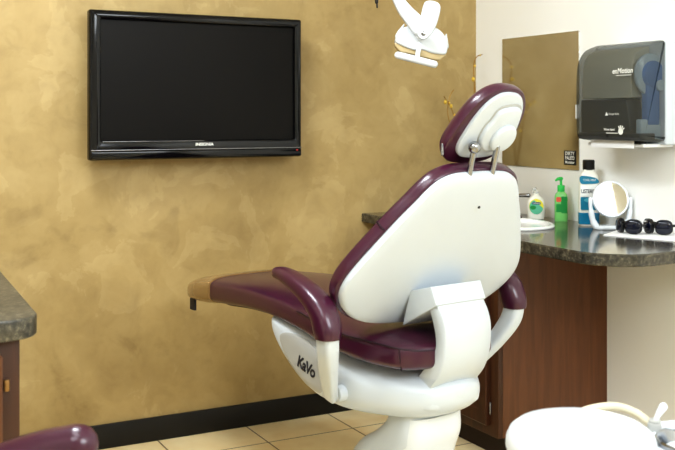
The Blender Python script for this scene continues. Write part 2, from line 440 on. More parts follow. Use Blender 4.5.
sgn = 1 if rear else -1
def back_geo(ol_, back, front, w0, pb=4, pf=4, base=.0):
    g = lens(ol_, front, back, pf, pb, cen=(0, .19), base=base)
    v_ = [(u, v, sgn*(w+w0-.0*u)) for u, v, w in g[0]]
    return xf((v_, g[1]), MB)
shell = P('back_shell', back_geo([(u*.985-.002, v) for u, v in SH], .018, .004, -.006, 3.2, 8, .005), 'white')
obj('shell_screw', cyl(MB @ Vector((.012, .335, sgn*.022)), MB @ Vector((.012, .335, sgn*.0255)), .0035), M['dark'], shell, local=True)
cush = P('back_cushion', back_geo(grow(SH, .007), .006, .018, -.026, 8, 3.0, .012), 'vinyl')
obj('cushion_seam', tube([MB @ Vector(p) for p in ((-.238, .262, sgn*-.012), (-.2395, .262, sgn*-.025), (-.237, .262, sgn*-.042), (-.2, .266, sgn*-.055), (0, .272, sgn*-.060), (.2, .266, sgn*-.055), (.237, .262, sgn*-.042), (.2395, .262, sgn*-.025), (.238, .262, sgn*-.012))], .003, 8), M['vinyl_edge'], cush, local=True)

# support column behind the backrest
def hexa(A, B):
    return [*A, *B], [(0, 1, 2, 3), (7, 6, 5, 4), (0, 4, 5, 1), (1, 5, 6, 2), (2, 6, 7, 3), (3, 7, 4, 0)]
def bevel_geo(g, r, seg=3):
    bm = bmesh.new(); vs = [bm.verts.new(v) for v in g[0]]
    for f in g[1]: bm.faces.new([vs[i] for i in f])
    bmesh.ops.recalc_face_normals(bm, faces=bm.faces)
    bmesh.ops.bevel(bm, geom=bm.edges[:], offset=r, segments=seg, profile=.5, affect='EDGES'); bm.verts.index_update()
    o_ = ([v.co.copy() for v in bm.verts], [tuple(v.index for v in f.verts) for f in bm.faces]); bm.free(); return o_
flg = hexa([(-.127, .086, .714), (-.127, -.086, .714), (-.107, -.086, .758), (-.107, .086, .758)],
           [(.0, .088, .644), (.0, -.088, .644), (-.03, -.088, .738), (-.03, .088, .738)])
P('column_flange', bevel_geo(flg, .003), 'white')
co_ = cat([(-.124, .716), (-.145, .682), (-.153, .645), (-.148, .585), (-.126, .535), (-.084, .490)], 6)
ci_ = cat([(-.08, .716), (-.10, .68), (-.114, .63), (-.106, .59), (-.06, .535), (-.01, .488)], 6)
W_, r_ = .080, .004
cr_ = []
for (ox, oz), (ix, iz) in zip(co_, ci_):
    o_, i_ = Vector((ox, oz)), Vector((ix, iz)); n_ = (i_-o_).normalized()*r_; b_, c_ = o_+n_, i_-n_
    cr_.append([(o_.x, -W_+r_, o_.y), (o_.x, W_-r_, o_.y), (b_.x, W_, b_.y), (c_.x, W_, c_.y), (i_.x, W_-r_, i_.y), (i_.x, -W_+r_, i_.y), (c_.x, -W_, c_.y), (b_.x, -W_, b_.y)])
colo = P('support_column', loft(cr_), 'white', sharp=50)
obj('column_seam', box(-.1265, -.0795, .7125, -.08, .0795, .7145), M['grey'], colo, local=True)
obj('column_slot', box(-.098, -.086, .484, -.0, .086, .494, .003), M['dark'], colo, local=True, label='dark slot under the column')
P('rear_deck', prism(rrect(.14, .21, .05, 6, (-.042, 0)), .445, .487, None, .014), 'white')

# headrest
hb = math.radians(37); hup = (-math.sin(hb), 0, math.cos(hb)); HO = (-.219, 0, 1.162)
MH = frame(HO, (0, -1, 0), hup)
def head_geo(ol_, back, front, w0, pb, pf, base=0):
    g = lens(ol_, front, back, pf, pb, cen=(.015, 0), base=base)
    return xf(([(u, v, sgn*(w+w0)) for u, v, w in g[0]], g[1]), MH)
HPL = cat([(-.018, -.105), (.03, -.106), (.075, -.096), (.102, -.062), (.106, -.02), (.097, .025), (.082, .06), (.058, .087), (.024, .096), (-.016, .092), (-.047, .066), (-.065, .025), (-.074, -.028), (-.074, -.070), (-.054, -.097)], 5, True)
HE = [(u-.003-.007*max(0, min(1, (.03-v)/.1)), v-.004) for u, v in grow(HPL, .018)]
HPL = [(.01+(u-.01)*.95, v*.97) for u, v in HPL]
hc = P('headrest_cushion', head_geo([(u, v*.965-.003) for u, v in HE], .005, .046, -.010, 6, 2.1, .005), 'vinyl')
hp = P('headrest_plate', head_geo(HPL, .007, .004, .0, 6, 6, .003), 'white')
hsg = cat([(-.016, -.047), (-.021, -.01), (-.011, .02), (-.004, .045), (.02, .056), (.054, .058), (.074, .042), (.087, -.01), (.084, -.056), (.052, -.074), (.012, -.072)], 6, True)
def wprism(ol_, h0, h1, r):
    g = prism(ol_, h0, h1, None, r); return xf(([(u, v, sgn*w) for u, v, w in g[0]], g[1]), MH)
obj('pivot_housing', wprism(hsg, .0, .022, .008), M['white'], hp, local=True)
obj('housing_seam', wprism([(.035+(u-.035)*1.05-.001, v*1.05+.004) for u, v in hsg], .0, .0118, .0005), M['grey'], hp, local=True)
obj('pivot_knob', wprism(ellipse(.038, .040, 40, (.047, -.029)), .015, .034, .008), M['white'], hp, local=True)
pulls = [MH @ Vector(p) for p in ((-.096, -.050, sgn*-.012), (-.099, -.060, sgn*-.013), (-.099, -.072, sgn*-.014))]
obj('zipper_pull', join(tube(pulls, .0018, 8), tube([pulls[-1]+Vector((0, .002, -.002)), pulls[-1]+Vector((0, .003, -.026))], .0035, 8)), M['silver'], hc, local=True, label='thin silver zipper pull')
# posts run up inside the plane of the back, ball joint at the plate
for s_ in (1, -1):
    yy = .042 if s_ == 1 else -.036; a = (-.193, yy, 1.030); b = (-.213, yy, 1.104)
    po = P('headrest_post', tube([a, b], .0075, 18), 'chrome')
    if s_ == 1: obj('ball_joint', lathe([(.0155*math.cos(math.radians(t)), .0155*math.sin(math.radians(t))) for t in range(-90, 91, 12)], 24, b), M['chrome'], po, local=True)

# armrests
def pad(side):
    path = cat([(.219, .325, .773, .012, .008), (.212, .325, .776, .021, .015), (.185, .325, .775, .025, .017), (.137, .325, .765, .029, .020), (.068, .325, .740, .033, .025), (.018, .325, .705, .034, .030), (.0, .325, .665, .032, .034), (-.002, .325, .643, .028, .031)], 6)
    R = []; n = 28
    for i, (x, y, z, w, t) in enumerate(path):
        a, b = path[max(0, i-1)], path[min(len(path)-1, i+1)]
        tx, tz = b[0]-a[0], b[2]-a[2]; L = math.hypot(tx, tz); nx, nz = -tz/L, tx/L
        R.append([(x+nx*q, side*(y+p_), z+nz*q) for p_, q in (sq(2*PI*k/n, w, t, 2.5) for k in range(n))])
    return loft(R)
def bracket(side):
    path = cat([(-.001, .325, .66, .028, .021), (.004, .321, .62, .028, .021), (.022, .307, .58, .026, .019), (.052, .282, .53, .023, .016), (.082, .256, .487, .020, .013), (.100, .240, .464, .017, .011), (.106, .234, .457, .010, .006)], 6)
    R = []; n = 28
    for i, (x, y, z, w, t) in enumerate(path):
        a, b = path[max(0, i-1)], path[min(len(path)-1, i+1)]
        T = Vector((b[0]-a[0], b[1]-a[1], b[2]-a[2])).normalized()
        U = (Vector((1, 0, 0))-T*T.x).normalized(); W = T.cross(U)
        R.append([(v.x, side*v.y, v.z) for v in (Vector((x, y, z))+U*p_+W*q for p_, q in (sq(2*PI*k/n, w, t, 3.5) for k in range(n)))])
    return loft(R)
for side in (1, -1):
    br = P('armrest_bracket', bracket(side), 'white')
    obj('armrest_pad', pad(side), M['vinyl'], br, local=True, label='plum padded armrest')
    obj('pivot_cap', cyl((.114, side*.15, .466), (.114, side*.214, .466), .021), M['white'], br, local=True)

# ------------------------------------------------------------------ right counter run
CT = .788
cab = thing('base_cabinet', 'tall brown wood veneer base cabinet under the sink counter', 'cabinet', (2.28, 3.1, 0))
Yp, Xf = 2.70, 2.036
obj('carcass', join(box(Xf+.02, Yp, .09, 2.52, Yp+.018, CT-.037), box(Xf+.02, 3.477, .09, 2.52, 3.495, CT-.037), box(Xf+.02, Yp+.018, .09, 2.52, 3.477, .108), box(2.505, Yp+.018, .108, 2.52, 3.477, CT-.037)), M['wood'], cab)
obj('face_frame', box(Xf, Yp, .09, Xf+.02, 3.495, CT-.04, .002), M['wood_dark'], cab)
obj('toe_kick', box(Xf+.06, Yp+.02, 0, 2.52, 3.495, .09), M['kick'], cab)
def door(y0, y1, zz0, zz1):
    MD = frame((Xf, 0, 0), (0, -1, 0), (0, 0, 1))     # w = -x
    if (MD @ Vector((0, 0, 1))).x > Xf: raise RuntimeError
    rr = lambda d_, h: [(u, v, h) for u, v in rrect(y1-y0-2*d_, zz1-zz0-2*d_, .003, 3, (-(y0+y1)/2, (zz0+zz1)/2))]
    g = loft([rr(0, 0), rr(0, .014), rr(.004, .018), rr(.045, .018), rr(.052, .010), rr(.060, .011), rr(.085, .016)])
    d = obj('door', xf(g, MD), M['wood_dark'], cab, sharp=20)
    for hz in (zz0+.06, zz1-.06):
        obj('hinge', cyl((Xf-.004, y0-.006, hz-.02), (Xf-.004, y0-.006, hz+.02), .0035), M['silver'], d)
door(2.745, 3.10, .125, CT-.075); door(3.125, 3.47, .125, CT-.075)

# countertop with a hole for the basin and a rounded free corner
XFc, Ye, TH = 1.955, 2.075, .036
oc = (2.195, 2.885); SA, SB = .150, .192
def arc(cx, cy, r, a0, a1, n=12): return [(cx+r*math.cos(math.radians(a0+(a1-a0)*k/n)), cy+r*math.sin(math.radians(a0+(a1-a0)*k/n))) for k in range(n+1)]
outer = [(2.519, 3.498), (XFc, 3.498)] + arc(XFc+.15, Ye+.15, .15, 180, 270) + [(2.519, Ye+.03)]
inner = ellipse(SA, SB, 48, oc)
bm = bmesh.new()
def loop(pts, z):
    vs = [bm.verts.new((x, y, z)) for x, y in pts]
    return vs, [bm.edges.new((vs[i-1], vs[i])) for i in range(len(vs))]
vo, eo = loop(offset(ccw(outer), .004), CT); vi, ei = loop(inner, CT)
bmesh.ops.triangle_fill(bm, use_beauty=True, edges=eo+ei)
vb, eb = loop(outer, CT-.004); vc, ec = loop(outer, CT-TH+.003); vd, ed = loop(offset(ccw(outer), .003), CT-TH); vj, ej = loop(inner, CT-TH)
bmesh.ops.triangle_fill(bm, use_beauty=True, edges=ed+ej)
for A, B in ((vo, vb), (vb, vc), (vc, vd), (vi, vj)):
    for i in range(len(A)): bm.faces.new((A[i-1], A[i], B[i], B[i-1]))
bm.verts.index_update()
geo = ([v.co.copy() for v in bm.verts], [tuple(v.index for v in f.verts) for f in bm.faces]); bm.free()
tag(obj('countertop', geo, M['granite'], None, sharp=30), 'dark speckled granite look counter with rounded corner along white wall', 'countertop')

snk = thing('sink', 'white oval basin set into the dark speckled counter', 'sink', (oc[0], oc[1], CT))
obj('basin', lathe([(1.09, .001), (1.10, .006), (1.06, .011), (1.0, .010), (.96, .003), (.90, -.03), (.75, -.08), (.4, -.11), (.1, -.115), (.1, -.122), (.42, -.118), (.79, -.086), (.95, -.03), (.985, -.002), (1.09, .001)],
    56, (oc[0], oc[1], CT), SA, SB), M['ceramic'], snk)
obj('drain', lathe([(.0, -.114), (.02, -.114), (.022, -.112), (.018, -.110), (.0, -.111)], 24, (oc[0], oc[1], CT)), M['chrome'], snk)
fc = thing('faucet', 'chrome faucet with flat lever behind the oval basin', 'faucet', (2.382, 3.09, CT))
obj('deck_plate', prism(rrect(.040, .09, .018, 6, (2.392, 3.10)), CT, CT+.010, None, .003), M['chrome'], fc)
obj('spout', tube(cat([(2.394, 3.072, CT+.008), (2.394, 3.072, CT+.05), (2.384, 3.068, CT+.072), (2.335, 3.055, CT+.080), (2.29, 3.03, CT+.074), (2.275, 3.025, CT+.058)], 6), .009, 16), M['chrome'], fc)
obj('lever', join(cyl((2.394, 3.072, CT+.055), (2.394, 3.072, CT+.080), .012), tube([(2.394, 3.072, CT+.084), (2.409, 3.047, CT+.087), (2.424, 3.022, CT+.088)], [.006, .007, .008], 12)), M['chrome'], fc)

# ---- bottles
def shape_z(cx, cy, secs, rz=0, p=3.5, n=40, sub=4, sm=True):
    R = []; cr, sr = math.cos(rz), math.sin(rz)
    for z, a, b in (cat(secs, sub) if sm else secs):
        R.append([(cx+u*cr-v*sr, cy+u*sr+v*cr, z) for u, v in (sq(2*PI*k/n, a, b, p) for k in range(n))])
    return loft(R)
CZ0 = CT+.0005
# soap dispenser bottle (rounded, aqua and yellow label)
bx, by = 2.432, 2.99; rz = math.radians(62)          # long face turned to the camera side
s1 = thing('soap_bottle', 'clear hand soap bottle with yellow and aqua round label by the basin', 'soap bottle', (bx, by, CZ0))
obj('bottle_body', shape_z(bx, by, [(CZ0, .027, .018), (CZ0+.004, .031, .021), (CZ0+.045, .034, .022), (CZ0+.07, .031, .020), (CZ0+.086, .018, .014), (CZ0+.092, .011, .011), (CZ0+.098, .011, .011)], math.atan2(.56, .83)*-1, 2.6), M['soap'], s1)
obj('pump', join(cyl((bx, by, CZ0+.096), (bx, by, CZ0+.106), .0115), cyl((bx, by, CZ0+.104), (bx, by, CZ0+.112), .005), tube([(bx, by, CZ0+.114), (bx-.02, by-.012, CZ0+.113)], .0055, 12)), M['clear'], s1)
fdir = Vector((-.56, -.83, 0)).normalized(); rdir = Vector((-fdir.y, fdir.x, 0))
if rdir.dot(Vector((1, 0, 0))) < 0: rdir = -rdir
def face(cx, cy, z, off): return frame(Vector((cx, cy, z))+fdir*off, rdir, (0, 0, 1))
# orient the bottle so that its broad side faces fdir
s1l = obj('label_disc', prism(ellipse(.027, .029, 40), .0, .0016, face(bx, by, CZ0+.049, .0215), .0004), M['yellow'], s1, label='round yellow label')
obj('label_band', prism([(u, v) for u, v in ellipse(.0255, .0275, 40) if u+v*.6 < .012 or v < 0], .001, .0022, face(bx, by, CZ0+.047, .0215), 0), M['skyl'], s1)
obj('label_leaf', prism(ellipse(.011, .008, 20, (-.012, -.002)), .0015, .0026, face(bx, by, CZ0+.047, .0215), 0), M['green_dark'], s1)
obj('label_lettering', join(prism(rrect(.032, .009, .003, 4, (.0, .012)), .0018, .0030, face(bx, by, CZ0+.049, .0215), 0)), M['navy'], s1)
obj('brand_lettering', text_geo('Softsoap', face(bx, by, CZ0+.061, .0248), .027, .006, .0002, bold=.01), M['whitel'], s1)
# green pump bottle
gx, gy = 2.462, 2.88
s2 = thing('pump_bottle', 'slim clear green pump bottle between the soap bottle and mouthwash', 'pump bottle', (gx, gy, CZ0))
ra = math.atan2(rdir.y, rdir.x)
obj('bottle_body', shape_z(gx, gy, [(CZ0, .021, .016), (CZ0+.004, .024, .018), (CZ0+.06, .024, .018), (CZ0+.095, .023, .017), (CZ0+.108, .014, .012), (CZ0+.112, .011, .011)], ra, 3.2), M['clear_green'], s2)
obj('liquid', shape_z(gx, gy, [(CZ0+.003, .020, .015), (CZ0+.006, .0225, .0165), (CZ0+.042, .0225, .0165), (CZ0+.044, .022, .016)], ra, 3.2, sm=False), M['green_liq'], s2)
obj('label_panel', prism(rrect(.022, .062, .004, 4, (.009, .0)), 0, .001, face(gx, gy, CZ0+.062, .0182), 0), M['green_dark'], s2)
obj('red_label', prism(rrect(.018, .018, .004, 4, (-.011, .02)), 0, .001, face(gx, gy, CZ0+.062, .0182), 0), M['redl'], s2)
obj('side_label', prism(rrect(.018, .03, .003, 4, (-.011, -.012)), 0, .001, face(gx, gy, CZ0+.062, .0182), 0), M['green_dark'], s2)
obj('pump', join(cyl((gx, gy, CZ0+.110), (gx, gy, CZ0+.134), .0135), cyl((gx, gy, CZ0+.13), (gx, gy, CZ0+.156), .0045),
    tube([(gx, gy, CZ0+.158), Vector((gx, gy, CZ0+.158))-rdir*.012+fdir*.008, Vector((gx, gy, CZ0+.153))-rdir*.02+fdir*.012], [.0075, .006, .004], 12)), M['green'], s2)
# mouthwash
lx, ly = 2.454, 2.722
s3 = thing('mouthwash_bottle', 'tall mouthwash bottle with teal label and black cap', 'mouthwash bottle', (lx, ly, CZ0))
obj('bottle_body', shape_z(lx, ly, [(CZ0, .030, .020), (CZ0+.005, .035, .024), (CZ0+.05, .036, .025), (CZ0+.11, .035, .024), (CZ0+.165, .034, .023), (CZ0+.185, .028, .02), (CZ0+.196, .019, .017), (CZ0+.202, .017, .017)], ra, 4), M['soap'], s3)
obj('liquid', shape_z(lx, ly, [(CZ0+.002, .0305, .0205), (CZ0+.006, .0362, .0252), (CZ0+.03, .0366, .0256), (CZ0+.047, .0368, .0258), (CZ0+.0475, .034, .023)], ra, 4, sm=False), M['teal2'], s3)
obj('cap', join(shape_z(lx, ly, [(CZ0+.199, .0185, .0185), (CZ0+.201, .0205, .0205), (CZ0+.232, .0205, .0205), (CZ0+.235, .018, .018)], 0, 2.2, sm=False)), M['dark'], s3)
LF = lambda z: face(lx, ly, CZ0+z, .0252)
obj('upper_label', prism(cat([(-.031, .152), (-.031, .178), (.012, .174), (.028, .166), (.031, .154), (.0, .150)], 4, True), 0, .001, face(lx, ly, CZ0, .0243), 0), M['teal'], s3)
obj('white_label', prism(rrect(.064, .04, .003, 4, (0, .125)), 0, .0009, face(lx, ly, CZ0, .0246), 0), M['whitel'], s3)
obj('brand_lettering', text_geo('LISTERINE', face(lx, ly, CZ0+.124, .0257), .058, .014, .0004, bold=.02), M['ink'], s3)
obj('upper_lettering', text_geo('COOL MINT', face(lx, ly, CZ0+.164, .0256), .045, .008, .0002), M['whitel'], s3)
obj('lower_label', prism(rrect(.064, .046, .004, 4, (0, .08)), 0, .001, face(lx, ly, CZ0, .0252), 0), M['teal'], s3)
obj('label_spot', prism(rrect(.012, .018, .002, 4, (.002, .073)), 0, .0016, face(lx, ly, CZ0, .0252), 0), M['whitel'], s3)
obj('pale_band', prism(ellipse(.02, .008, 24, (0, .092)), 0, .0014, face(lx, ly, CZ0, .0252), 0), M['teal3'], s3)

# ---- magnifying mirror on white stand
mx_, my_ = 2.441, 2.598
mg = thing('vanity_mirror', 'round white makeup mirror on a white stand in front of mouthwash', 'mirror', (mx_, my_, CT))
ma = math.radians(239.5+5.3); mf = Vector((math.cos(ma), math.sin(ma), 0)); mr = Vector((-mf.y, mf.x, 0)); mr = mr if mr.x > 0 else -mr
tl = math.radians(13); mup = (Vector((0, 0, 1))*math.cos(tl)-mf*math.sin(tl)); mn = mr.cross(mup)
MMr = frame((mx_, my_, CT+.104), mr, mup)
obj('mirror_frame', xf(loft([[(u*k, v*k, w) for u, v in ellipse(.064, .064, 56)] for k, w in ((.6, -.014), (.92, -.012), (1.0, -.004), (1.0, .004), (.97, .008), (.90, .008), (.885, .004), (.87, .0035))]), MMr), M['white2'], mg)
obj('mirror_glass', prism(ellipse(.0572, .0572, 56), .003, .0055, MMr, 0), M['mirror'], mg)
base_o = Vector((mx_, my_, CT))
def sp(a, b, z): return base_o+mr*a+mf*b+Vector((0, 0, z))
obj('stand_base', prism([tuple((mr*u+mf*v)[:2]) for u, v in rrect(.118, .06, .02, 5)], .0, .013, Matrix.Translation(base_o), .004), M['white2'], mg)
for s_ in (-1, 1):
    obj('stand_arm', tube(cat([sp(s_*.050, 0, .008), sp(s_*.062, 0, .03), sp(s_*.069, 0, .07), sp(s_*.071, 0, .106)], 5), [.012]*5+[.010]*5+[.007]*5+[.006], 14), M['white2'], mg)
    obj('arm_pivot', cyl(sp(s_*.075, 0, .104), sp(s_*.060, 0, .104), .006), M['white2'], mg)

# ---- goggles on a sheet of paper
pap = [(2.285, 2.465), (2.40, 2.16), (2.515, 2.16), (2.515, 2.52), (2.44, 2.555)]
tag(obj('paper_sheet', prism(pap, CT+.0004, CT+.003, None, 0), M['paper']), 'white paper sheet lying on counter under the dark goggles', 'paper')
def goggles(cx, cy, rz, label, fold):
    z = CT+.0035
    g = thing('safety_glasses', label, 'safety glasses', (cx, cy, z), rz); g.scale = (.88, .88, .92)
    R2 = lambda n, ge, m, par=g: obj(n, ge, M[m], par, local=True)
    # two wrapped lens cups joined by a bridge, temples folded behind
    ends = []
    for s_ in (-1, 1):
        a = s_*math.radians(28); c_ = Vector((s_*.035, 0, .0275))
        Mx = frame(c_, (math.cos(a), math.sin(a), 0), (0, 0, 1))
        rim = R2('lens_rim', prism(ellipse(.032, .0265, 36, p=2.7), -.012, .002, Mx, .0025), 'dark')
        obj('lens', lens(ellipse(.0285, .0230, 36, p=2.7), .003, .008, 3, 2.5, Mx @ Matrix.Translation((0, 0, .001))), M['lens_dark'], rim, local=True)
        e = Mx @ Vector((s_*.030, .006, -.008)); ends.append(e)
        R2('temple_arm', tube(cat([e, e+Vector((s_*.004, .010, 0)), e+Vector((-s_*.006, .020+.004*s_, -.002)), e+Vector((-s_*.05, .016+.006*s_, -.008)), e+Vector((-s_*.095, .016+.006*s_, -.014))], 6), [.0045]*13+[.0035]*12, 10), 'dark')
    R2('nose_bridge', tube(cat([(-.012, -.007, .038), (0, -.010, .041), (.012, -.007, .038)], 6), .006, 10), 'dark')
goggles(2.372, 2.452, math.radians(-88), 'dark wraparound safety glasses beside the vanity mirror', .2)
goggles(2.440, 2.388, math.radians(-80), 'dark wraparound safety glasses farther from the vanity mirror', .3)

# ------------------------------------------------------------------ wall mirror, sticker, white clip
tag(obj('wall_mirror', prism(rrect(.467, .522, .003, 3, (-3.0765, 1.2385)), 0, .005, frame((WX, 0, 0), (0, -1, 0), (0, 0, 1)), .001), M['wall_mirror']), 'frameless rectangular mirror on white wall reflecting the gold wall', 'mirror')
stk = thing('mirror_sticker', 'small black sticker with white words on the wall mirror', 'sticker', (WX-.006, 2.892, 1.023))
MS = frame((WX-.0052, 2.892, 1.023), (0, -1, 0), (0, 0, 1))
obj('backing', prism(rrect(.068, .054, .002, 3), 0, .0008, MS, 0), M['black_ink'], stk)
for txt, v, h in (('DIRTY', .0165, .014), ("PALE'D", .0, .014), ('Monitor', -.0165, .011)):
    obj('lettering', text_geo(txt, MS @ Matrix.Translation((0, v, .001)), .052, h, .0003, bold=.02), M['whitel'], stk)
tag(obj('mirror_clip', prism(rrect(.024, .052, .002, 3), 0, .004, frame((WX-.0055, 2.846, 1.197), (0, -1, 0), (0, 0, 1)), .001), M['paper']), 'small white clip on mirror edge beside the towel dispenser', 'mirror clip')

# ------------------------------------------------------------------ paper towel dispenser
dp = thing('towel_dispenser', 'smoked grey paper towel dispenser mounted on white wall', 'paper towel dispenser', (WX, 2.48, 1.09))
ya, yb = 2.338, 2.648
MX = frame((0, 0, 0), (1, 0, 0), (0, 0, 1))          # w = -y
prof = cat([(2.427, 1.098), (2.40, 1.097), (2.36, 1.098), (2.334, 1.106), (2.326, 1.13), (2.324, 1.22), (2.325, 1.32), (2.335, 1.37), (2.362, 1.405), (2.40, 1.421), (2.425, 1.426), (2.436, 1.418), (2.438, 1.36), (2.438, 1.26), (2.438, 1.16), (2.436, 1.106)], 6, True)
def sideloft(pr, y0_, y1_, r):
    """profile in (x, z) swept along y with rounded ends"""
    c_ = ccw(pr); R = []
    for a in (0, 30, 60, 90):
        a = math.radians(a); R.append([(u, y0_+r*(1-math.cos(a)), v) for u, v in offset(c_, r*(1-math.sin(a)))])
    for a in (90, 60, 30, 0):
        a = math.radians(a); R.append([(u, y1_-r*(1-math.cos(a)), v) for u, v in offset(c_, r*(1-math.sin(a)))])
    return loft(R)
obj('cover', sideloft(prof, ya, yb, .014), M['smoke'], dp, label='see-through smoked cover')
obj('housing', box(2.434, ya, 1.086, WX, yb, 1.424, .008), M['white'], dp)
obj('inner_liner', sideloft([(2.345, 1.24), (2.344, 1.30), (2.347, 1.345), (2.362, 1.385), (2.40, 1.406), (2.425, 1.41), (2.425, 1.32), (2.425, 1.24)], ya+.062, yb-.014, .004), M['liner'], dp)
obj('roll_holder', join(cyl((2.405, ya+.016, 1.315), (2.405, ya+.05, 1.315), .045), box(2.375, ya+.02, 1.15, 2.43, ya+.05, 1.32, .006)), M['blue'], dp, label='blue grey roll holder')
obj('holder_rim', cyl((2.405, ya+.03, 1.315), (2.405, ya+.046, 1.315), .070), M['pale'], dp)
obj('holder_foot', box(2.35, ya+.022, 1.105, 2.445, ya+.05, 1.17, .006), M['pale'], dp)
obj('gear_knob', cyl((2.425, ya+.01, 1.28), (2.425, ya+.03, 1.28), .018), M['pale'], dp)
obj('inner_chassis', bevel_geo(hexa([(2.334, ya+.055, 1.125), (2.334, yb-.02, 1.125), (2.40, yb-.02, 1.125), (2.40, ya+.055, 1.125)], [(2.334, ya+.075, 1.235), (2.334, yb-.02, 1.235), (2.40, yb-.02, 1.235), (2.40, ya+.075, 1.235)]), .004), M['chassis'], dp)
obj('lower_bar', box(2.33, ya+.012, 1.102, 2.40, yb-.012, 1.124, .004), M['chassis'], dp)
obj('sensor', cyl((2.324, 2.49, 1.115), (2.321, 2.49, 1.115), .006), M['dark'], dp)
obj('paper_outlet', box(2.365, ya+.03, 1.078, 2.50, yb-.02, 1.09, .003), M['paper'], dp)
obj('paper_end', box(2.352, ya+.06, 1.074, 2.356, yb-.05, 1.1, .001), M['paper'], dp)
obj('outlet_strip', box(2.36, ya+.04, 1.088, 2.39, ya+.20, 1.0975, .002), M['dark'], dp)
MD = frame((2.3225, 0, 0), (0, -1, 0), (0, 0, 1))
obj('brand_lettering', text_geo('enMotion', MD @ Matrix.Translation((-2.416, 1.328, 0)), .092, .018, .0006, shear=.15, bold=.02), M['whitel'], dp)
obj('brand_rule', prism(rrect(.07, .0018, .0005, 2, (-2.412, 1.313)), 0, .0006, MD, 0), M['whitel'], dp)
tri = [(-2.497, 1.182), (-2.483, 1.182), (-2.490, 1.194)]
obj('maker_mark', prism(tri, 0, .0006, MD, 0), M['whitel'], dp)
obj('maker_lettering', text_geo('Georgia-Pacific', MD @ Matrix.Translation((-2.456, 1.1865, 0)), .048, .009, .0006), M['whitel'], dp)
obj('hand_lettering', text_geo('Wave hand', MD @ Matrix.Translation((-2.478, 1.136, 0)), .05, .008, .0006, bold=.02), M['whitel'], dp)
hand = [prism(rrect(.055, .0025, .001, 2, (-2.465, 1.124)), 0, .0006, MD, 0), prism(ellipse(.011, .011, 20, (-2.425, 1.130)), 0, .0006, MD, 0)]
for k in range(4):
    a = math.radians(35+28*k); u_, v_ = -2.425, 1.130
    hand.append(prism([(u_+.008*math.cos(a)-.002*math.sin(a), v_+.008*math.sin(a)+.002*math.cos(a)), (u_+.008*math.cos(a)+.002*math.sin(a), v_+.008*math.sin(a)-.002*math.cos(a)),
        (u_+.02*math.cos(a)+.002*math.sin(a), v_+.02*math.sin(a)-.002*math.cos(a)), (u_+.02*math.cos(a)-.002*math.sin(a), v_+.02*math.sin(a)+.002*math.cos(a))], 0, .0006, MD, 0))
obj('hand_mark', join(*hand), M['whitel'], dp)

# ------------------------------------------------------------------ dental operating light
lc = (1.782, 2.791, 1.434)
cs, sn = math.cos(math.radians(27.8)), math.sin(math.radians(27.8))
dl = thing('operating_light', 'white dental operating lamp with crossbar handle hanging above the chair', 'dental lamp', lc)
MLt = frame(lc, (cs, -sn, 0), (0, 0, 1)); kk = 3.3/990
q = lambda *pp: [((x-420)*kk, (40-y)*kk) for x, y in pp]
q3 = lambda x, y, w=0: MLt @ Vector(((x-420)*kk, (40-y)*kk, w))
headol = cat(q((396, 42), (397.5, 34), (404, 27.5), (414, 25), (426, 25), (437, 28), (444, 34), (447.5, 42), (447.5, 51), (444, 54.5), (432, 53), (423, 50), (414, 50), (404, 46.5)), 5, True)
obj('lamp_head', prism(headol, -.075, .0, MLt, .008), M['white2'], dl)
obj('lens', prism(cat(q((398, 42), (444, 52), (442.5, 58), (438, 60), (424, 57), (410, 53.5), (400, 51)), 4, True), -.066, -.012, MLt, .004), M['lens'], dl, label='beige clear lamp lens')
for a, b, c_ in (((399, 36), (401, 31), (404.5, 24)), ((446, 46), (446, 40), (447, 34))):
    obj('horn', tube([q3(*a, -.02), q3(*b, -.02), q3(*c_, -.02)], [.012, .009, .002], 12), M['white2'], dl)
obj('handle_bar', tube([q3(398, 55.5, .01), q3(434, 64.5, .01)], .0125, 18), M['white2'], dl)
obj('handle_post', tube([q3(420, 44, -.005), q3(418, 53, .0), q3(417, 60, .01)], .0085, 14), M['white2'], dl)
arm = obj('lamp_arm', prism(cat(q((391, -4), (394, 5), (399, 15), (407, 26), (414, 35), (422, 37), (427, 30), (422, 19), (411, 8), (402, -2), (396, -7)), 5, True), .002, .04, MLt, .008), M['white2'], dl)
obj('arm_knuckle', prism(cat(q((423, 6), (426, 2), (432, 1.5), (438, 4), (440, 9), (438, 19), (434.5, 29), (428, 38), (418, 40), (415, 33), (419, 22)), 5, True), .004, .03, MLt, .008), M['white2'], dl)
hub = obj('hub', cyl(q3(422, 35, .03), q3(422, 35, .055), .0185), M['white2'], dl)
obj('hub_screw', cyl(q3(422, 35, .054), q3(422, 35, .058), .0075), M['chrome'], hub)
obj('ceiling_arm', join(tube(cat([q3(398, -2, .02), q3(388, -6, .02), q3(375, -5.5, .02), q3(350, -10, .02)], 5), .016, 16),
    tube([q3(350, -10, .02), Vector((q3(350, 0, .02).x, q3(350, 0, .02).y, CZ))], .02, 18),
    cyl((q3(350, 0, .02).x, q3(350, 0, .02).y, CZ-.03), (q3(350, 0, .02).x, q3(350, 0, .02).y, CZ), .09)), M['white2'], dl)
obj('arm_pin', join(tube([q3(376.5, -3, .02), q3(376.5, 3, .02)], .006, 10), tube([q3(376.7, 3, .02), q3(377, 8, .02)], .003, 8)), M['dark'], dl, label='small dark pin hanging below the arm')

